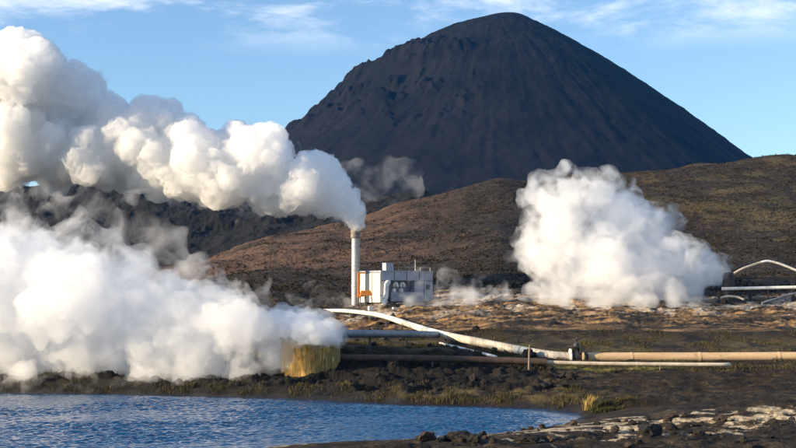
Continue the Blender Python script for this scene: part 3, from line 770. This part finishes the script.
# ---- gate valve where the pipes meet
vc = at(576.3, 357.2, 94.6)
gv = thing('gate_valve', vc, 'dark gate valve standing between the grey pipe and the tan pipe', 'valve')
ax = Vector((1, 0, 0))
for x in (-.36, .36): MB().tube([(x-.05, 0, 0), (x+.05, 0, 0)], .50, 28).build('flange', M_white if x < 0 else M_tan, gv, smooth=40)
MB().tube([(-.31, 0, 0), (-.15, 0, 0), (0, 0, .02), (.15, 0, 0), (.31, 0, 0)], [.34, .4, .45, .4, .34], 28).build('body', M_black, gv, smooth=50)
MB().tube([(0, 0, .3), (0, 0, .62), (.02, 0, .82)], [.3, .22, .14], 20).box((0, 0, .6), (.62, .4, .09)).build('bonnet', M_black, gv)
MB().tube([(.02, 0, .8), (.02, 0, 1.16)], .04, 10).build('stem', M_black, gv)
wh = MB(); wp = [(.02+.26*math.cos(k*math.pi/12), -.05+.24*math.sin(k*math.pi/12), 1.06+.05*math.cos(k*math.pi/12)) for k in range(25)]
wh.tube(wp, .035, 8, caps=False)
for k in range(0, 24, 6): wh.tube([wp[k], (.02, -.05, 1.06)], .022, 6)
wh.build('handwheel', M_black, gv, smooth=50)
MB().tube([(.3, -.3, .5), (.62, -.32, .15), (.6, -.3, -.35)], .07, 10).box((.32, -.3, .45), (.3, .2, .4)).build('actuator', M_black, gv)
MB().box((0, 0, -.55), (.5, .5, .35)).build('support', M_trim, gv)
gv.scale = (1.25, 1.25, 1.3)

# ---- post
pb = at(529.0, 383, 84); pb.z = gz(pb.x, pb.y)-.15
po = MB().tube([(0, 0, 0), (.02, 0, 1.3), (.07, 0, Zr(344.5, 84)-pb.z)], [.085, .08, .065], 12).build('wooden_post', M_wood, None, smooth=40)
po.location = pb; tag(po, 'lone weathered wooden post on the bank before the pipes', 'post')

# ---- wellhead plant on the right
wb = at(728.5, 297.5, 150); wb.z = gz(wb.x, wb.y)-.1
we = thing('wellhead', wb, 'black steel wellhead the ragged cloud pours from, left of the arched pipe', 'wellhead')
hW = Zr(272, 150)-wb.z
MB().lathe([(.62, 0), (.62, .25), (.42, .3), (.42, 1.0), (.72, 1.1), (.72, hW-.35), (.5, hW-.1), (.12, hW)], 28).build('body', M_black, we, smooth=35)
MB().tube([(-.5, 0, 1.3), (-1.15, -.1, 1.3)], .34, 20).tube([(-1.15, -.1, 1.3), (-1.25, -.1, 1.3)], .48, 20).build('nozzle', M_rustlip, we, smooth=40)
MB().tube([(-.75, .1, 2.0), (-.3, .1, 2.0)], .2, 14).build('side_valve', M_black, we, smooth=40)
MB().box((-.7, -.3, .35), (.5, .4, .7)).build('pump_block', M_rustlip, we, bevel=.03)
hwm = MB(); hp = [(.55+.02, -.75+.28*math.cos(k*math.pi/10), 1.7+.28*math.sin(k*math.pi/10)) for k in range(21)]; hwm.tube(hp, .04, 8, caps=False)
hwm.build('handwheel', M_rustlip, we, smooth=40)
def frame_beam():
    a, c = at(735, 278.5, 150.5), at(1000, 278, 150.5)
    t = thing('pipe_rack', at(735, 300, 150.5), 'long black steel pipe rack with posts at the right edge', 'pipe rack')
    o = Vector(t.location)
    MB().box((a+c)/2-o, ((c-a).length, .35, .30)).build('beam', M_black, t, bevel=.02)
    for px in (750, 793, 850, 910):
        p = at(px, 280, 150.5); g = gz(p.x, p.y)
        MB().box((p.x-o.x, 0, (p.z+g)/2-o.z-.05), (.34, .34, p.z-g+.1)).build('post', M_black, t)
        MB().box((p.x-o.x, 0, g-o.z+.06), (.8, .8, .2)).build('footing', M_conc, t)
frame_beam()
pipe('loop_pipe', [(734,273.2,149.6),(742,268.8,149.6),(752,265,149.6),(761,262.2,149.6),(768,261.0,149.6),(778,263.2,149.6),(788,266.8,149.6),(798,270.8,149.6),(830,282,149.6),(860,292,149.6)],
     .14, M_wpipe, 'thin pale pipe arching high over the black rack', sections=[(0,.34,M_gpale),(.34,.5,M_white),(.5,1,M_wpipe)], joint=0, supports=False)
pipe('loop_pipe', [(733,271.6,151.2),(742,266.6,151.2),(752,262.9,151.2),(761,260.6,151.2),(768,259.9,151.2),(778,261.9,151.2),(790,266.2,151.2),(830,281,151.2),(860,291,151.2)],
     .13, M_black, 'thin black pipe arching just behind the pale arched pipe', joint=0, supports=False)
pipe('feed_pipe', [(722,288.8,148.6),(760,288,148.6),(800,287.2,148.6),(900,286.4,148.6),(1000,286,148.6)], .19, M_white, 'straight white pipe running level under the black rack', joint=0, sm=M_black)
pipe('feed_pipe', [(762,303,146.5),(778,298.2,147),(796,293.2,147.5),(830,289,148)], .13, M_slate, 'slim grey pipe slanting up from the ground under the white pipe', joint=0, supports=False)
pipe('feed_pipe', [(721,297.5,147.5),(729,296.2,147.5),(738,297.2,147.5),(744,299.5,147)], .13, M_gpipe, 'short bent pipe on the ground at the foot of the black wellhead', joint=0, supports=False)
for px, py, d, s, lab in ((370.5,309,146,(.55,.4,.55),'pale concrete block beside the orange hoist legs'), (394.5,309.5,145,(.5,.4,.35),'small white block on the ground before the station front')):
    p = at(px, py, d); p.z = gz(p.x, p.y)+s[2]/2-.05
    o = MB().box((0, 0, 0), s).build('concrete_block', M_white, None, bevel=.04); o.location = p; o.rotation_euler = (0, .05, .4); tag(o, lab, 'block')

# ------------------------------------------------------------------ stones, grass
def rock_mesh(name, seed, sub=4, sq=(1, 1, .7), rough=.30):
    bm = bmesh.new(); bmesh.ops.create_icosphere(bm, subdivisions=sub, radius=1)
    v = np.array([p.co[:] for p in bm.verts])
    z = seed*7.3
    # chipped planes
    rg = np.random.default_rng(seed)
    for k in range(11):
        n = rg.normal(size=3); n /= np.linalg.norm(n); h = rg.uniform(.55, .86)
        d = v@n; v = v-np.outer(np.maximum(d-h, 0)*.92, n)
    r = 1+rough*fbm(v[:, 0]*1.6+z, v[:, 1]*1.6, v[:, 2]*1.6, 5, .55)
    v = v*r[:, None]*np.array(sq)
    for p, c in zip(bm.verts, v): p.co = c
    me = bpy.data.meshes.new(name); bm.to_mesh(me); bm.free()
    return me
def rock_mat(name, c1, c2, c3):
    m = MT(name); a = m.noise(3, 6, .65)
    c = m.mix(m.rng(a, .4, .6), c1, c2); c = m.mix(m.rng(m.noise(7, 5, .7), .58, .68), c, c3)
    m.base(c); m.set(Roughness=.85, Specular_IOR_Level=.3); m.bump(m.noise(14, 5, .7), .7, .06)
    return m.m
M_lava = rock_mat('lava_stone', (.010,.0085,.0075), (.024,.019,.015), (.07,.055,.04))
M_brown = rock_mat('brown_stone', (.028,.018,.013), (.055,.036,.026), (.20,.16,.12))
M_pale = rock_mat('sinter_stone', (.42,.36,.28), (.30,.23,.16), (.55,.50,.42))
def rock(px, py, w, h, seed, label, mat=M_lava, group=None, me=None):
    d = CAM_H*F/(py-HOR); 
    for _ in range(6):
        x = (px-398)/F*d; d = (CAM_H-gz(x, d))*F/(py-HOR)
    x = (px-398)/F*d; s = 1.35*w/F*d/2; sz = 1.3*h/F*d
    me = me or rock_mesh('lava_rock', seed)
    if not me.materials: me.materials.append(mat)
    o = bpy.data.objects.new('lava_rock', me); COL.objects.link(o)
    o.location = (x, d, gz(x, d)+sz*.28); o.scale = (s, s*.85, sz*.85); o.rotation_euler = (0, 0, seed*1.3)
    return tag(o, label, 'rock', group)
rock(426, 441.0, 17, 10, 1, 'squat reddish brown rock at the water edge with a pale chip', M_brown)
rock(459, 440.5, 30, 11, 2, 'broad dark wedge of lava at the water edge, the largest there', M_lava)
rock(648, 437, 24, 14, 3, 'jagged black lava boulder standing on the pale crust', M_lava)
rock(524, 444, 24, 8, 4, 'low dark slab of lava in the crust right of the wedge shaped rock', M_lava)
rock(440, 440, 7, 4, 5, 'fist sized pale stone between the two rocks at the water edge', M_pale)
small = [rock_mesh('lava_rock', 20+k, 3) for k in range(6)]
for k, me in enumerate(small): me.materials.append(M_lava if k % 5 else M_brown)
rr_ = np.random.default_rng(19)
lab = 'small dark lava stone strewn over the crust of the near shore'
for k in range(90):
    px = rr_.uniform(400, 800); py = rr_.uniform(max(417, 440-(px-420)*.12), 447) if k % 3 else 418+rr_.uniform(0, 6)+max(0, (640-px)*.1)
    if py > 449: continue
    w = rr_.uniform(2.2, 8)*(1.0 if rr_.random() < .85 else 1.5)
    rock(px, py, w, w*rr_.uniform(.45, .7), k, lab, None, 'small stones on the near shore', small[k % 6])
lab = 'rough lava block half sunk in the dark bank below the pipes'
for k in range(60):
    px = rr_.uniform(345, 575); py = rr_.uniform(368, 396); w = rr_.uniform(4, 11)
    rock(px, py, w, w*rr_.uniform(.5, .8), k, lab, None, 'lava blocks in the bank', small[1+k % 4])

def blades(name, pts, hmin, hmax, width, mat, seed, lean=.35, per=1):
    rg = np.random.default_rng(seed); P = np.repeat(np.asarray(pts, float), per, 0); n = len(P)
    if per > 1: P[:, :2] += rg.normal(0, .09, (n, 2))
    h = rg.uniform(hmin, hmax, n); a = rg.uniform(0, 2*np.pi, n); ln = rg.normal(0, lean, (n, 2))*h[:, None]+np.array([.15, 0])*h[:, None]
    w = width*rg.uniform(.6, 1.3, n); ca, sa = np.cos(a)*w, np.sin(a)*w
    V_ = np.empty((n, 5, 3))
    V_[:, 0] = P+np.stack([-ca, -sa, -.04+0*h], 1); V_[:, 1] = P+np.stack([ca, sa, -.04+0*h], 1)
    mid = P+np.concatenate([ln*.35, (h*.6)[:, None]], 1)
    V_[:, 2] = mid+np.stack([ca*.7, sa*.7, 0*h], 1); V_[:, 3] = mid-np.stack([ca*.7, sa*.7, 0*h], 1)
    V_[:, 4] = P+np.concatenate([ln, h[:, None]], 1)
    i = np.arange(n)[:, None]*5
    f = np.concatenate([i+np.array([[0, 1, 2]]), i+np.array([[0, 2, 3]]), i+np.array([[3, 2, 4]])])
    return mesh_np(name, V_.reshape(-1, 3), f, mat, smooth=False)
def grass_mat(name, c1, c2, sc=.8):
    m = MT(name); c = m.mix(m.rng(m.noise(sc, 4, .6), .38, .62), c1, c2); c = m.mix(m.rng(m.noise(9, 2), .5, .6), c, tuple(k*.6 for k in c1))
    m.base(c); m.set(Roughness=.8, Specular_IOR_Level=.15); return m.m
M_dry = grass_mat('dry_grass_blade', (.085,.066,.028), (.032,.030,.012))
M_gold = grass_mat('golden_grass_blade', (.42,.30,.10), (.28,.20,.06))
M_olive = grass_mat('olive_grass_blade', (.055,.058,.020), (.030,.034,.012))
M_heath = grass_mat('heath_leaf', (.016,.013,.008), (.038,.026,.014), .3)
def scatter(n, pxr, dr, seed, keep):
    rg = np.random.default_rng(seed); px = rg.uniform(*pxr, n); d = rg.uniform(*dr, n); x = (px-398)/F*d
    k = keep(px, d, x, rg); px, d, x = px[k], d[k], x[k]
    return np.stack([x, d, ground_h(x, d)], 1)
def nz(x, y, s, o): return fbm(x/s, y/s, 0*x+o, 3)
shore_pts = scatter(60000, (-60, 600), (68, 90), 31, lambda px, d, x, r: (lambda sd: (sd > .25) & (sd < 6) & (nz(x, d, 2.2, 3)+.5*r.random(len(x)) > .25+.13*sd))(lake_sd(x, d)))
tag(blades('shore_grass', shore_pts, .08, .30, .014, M_dry, 41, per=3), 'dry tufted grass along the far lake shore', 'grass', kind='stuff')
mid_pts = scatter(60000, (300, 830), (86, 113), 32, lambda px, d, x, r: (nz(x, d*.6, 3, 8)+.4*r.random(len(x)) > .38-.25*np.exp(-((d-89)/2.2)**2)*(px > 540)))
tag(blades('meadow_grass', mid_pts, .06, .24, .016, M_dry, 42, per=2), 'yellowed grass on the flat around the pipes', 'grass', kind='stuff')
hl = scatter(60000, (150, 840), (165, 440), 33, lambda px, d, x, r: (nz(x, d*.7, 9, 5)+.7*(r.random(len(x))-.5) > .02+.22*(px < 520)*(d > 200)) & (px > 215))
def heath(pts, seed):
    rg = np.random.default_rng(seed); n = len(pts); m = 6
    c = np.repeat(pts, m, 0); s = np.repeat(rg.uniform(.18, .62, n)**1.2, m)
    off = rg.normal(0, .42, (n*m, 3))*s[:, None]; off[:, 2] = np.abs(off[:, 2])*.7+.05
    c = c+off; a = rg.normal(size=(n*m, 3)); b = rg.normal(size=(n*m, 3))
    a /= np.linalg.norm(a, axis=1, keepdims=True); b -= a*(a*b).sum(1, keepdims=True); b /= np.linalg.norm(b, axis=1, keepdims=True)
    k = (s*rg.uniform(.22, .42, n*m))[:, None]
    V_ = np.stack([c-a*k, c-b*k*.6, c+a*k, c+b*k*.6], 1).reshape(-1, 3)
    return mesh_np('heath', V_, np.arange(n*m*4).reshape(-1, 4), M_heath, smooth=False)
tag(heath(hl, 51), 'low dark heath covering the brown hillside', 'heath', kind='stuff')
# single plants at the end of the lake
def tuft(px, py, d, n, h0, h1, spread, mat, label, cat, name, seed, lean=.3):
    c = at(px, py, d); rg = np.random.default_rng(seed)
    p = np.stack([rg.normal(0, spread, n), rg.normal(0, spread*.7, n)], 1); z = ground_h(c.x+p[:, 0], c.y+p[:, 1])
    g0 = gz(c.x, c.y); o = blades(name, np.stack([p[:, 0], p[:, 1], z-g0], 1), h0, h1, .016, mat, seed, lean)
    o.location = (c.x, c.y, g0); return tag(o, label, cat)
tuft(589.5, 414, 66.5, 230, .30, .80, .13, M_gold, 'bright golden tuft of tall grass at the end of the lake', 'grass tuft', 'grass_tuft', 1)
tuft(603, 415, 66.0, 700, .12, .34, .34, M_olive, 'low olive clump of grass just right of the golden tuft', 'grass tuft', 'grass_tuft', 2, .5)
tuft(622, 415, 66.8, 420, .10, .28, .34, M_dry, 'short tawny clump of grass, farthest right of the lake end plants', 'grass tuft', 'grass_tuft', 3, .5)

# ------------------------------------------------------------------ air
hz_ = bpy.data.meshes.new('haze'); bm = bmesh.new(); bmesh.ops.create_cube(bm, size=1); bm.to_mesh(hz_); bm.free()
haze = bpy.data.objects.new('haze', hz_); COL.objects.link(haze)
haze.scale = (10400, 10400, 620); haze.location = (0, 0, 620/2-5.0); haze['kind'] = 'stuff'
hm = bpy.data.materials.new('haze_air'); hm.use_nodes = True; hm.node_tree.nodes.clear()
ho_ = hm.node_tree.nodes.new('ShaderNodeOutputMaterial'); hv_ = hm.node_tree.nodes.new('ShaderNodeVolumePrincipled')
hv_.inputs['Color'].default_value = (.05, .33, .95, 1); hv_.inputs['Density'].default_value = .000032; hv_.inputs['Anisotropy'].default_value = .1
hm.node_tree.links.new(hv_.outputs[0], ho_.inputs['Volume']); hz_.materials.append(hm)
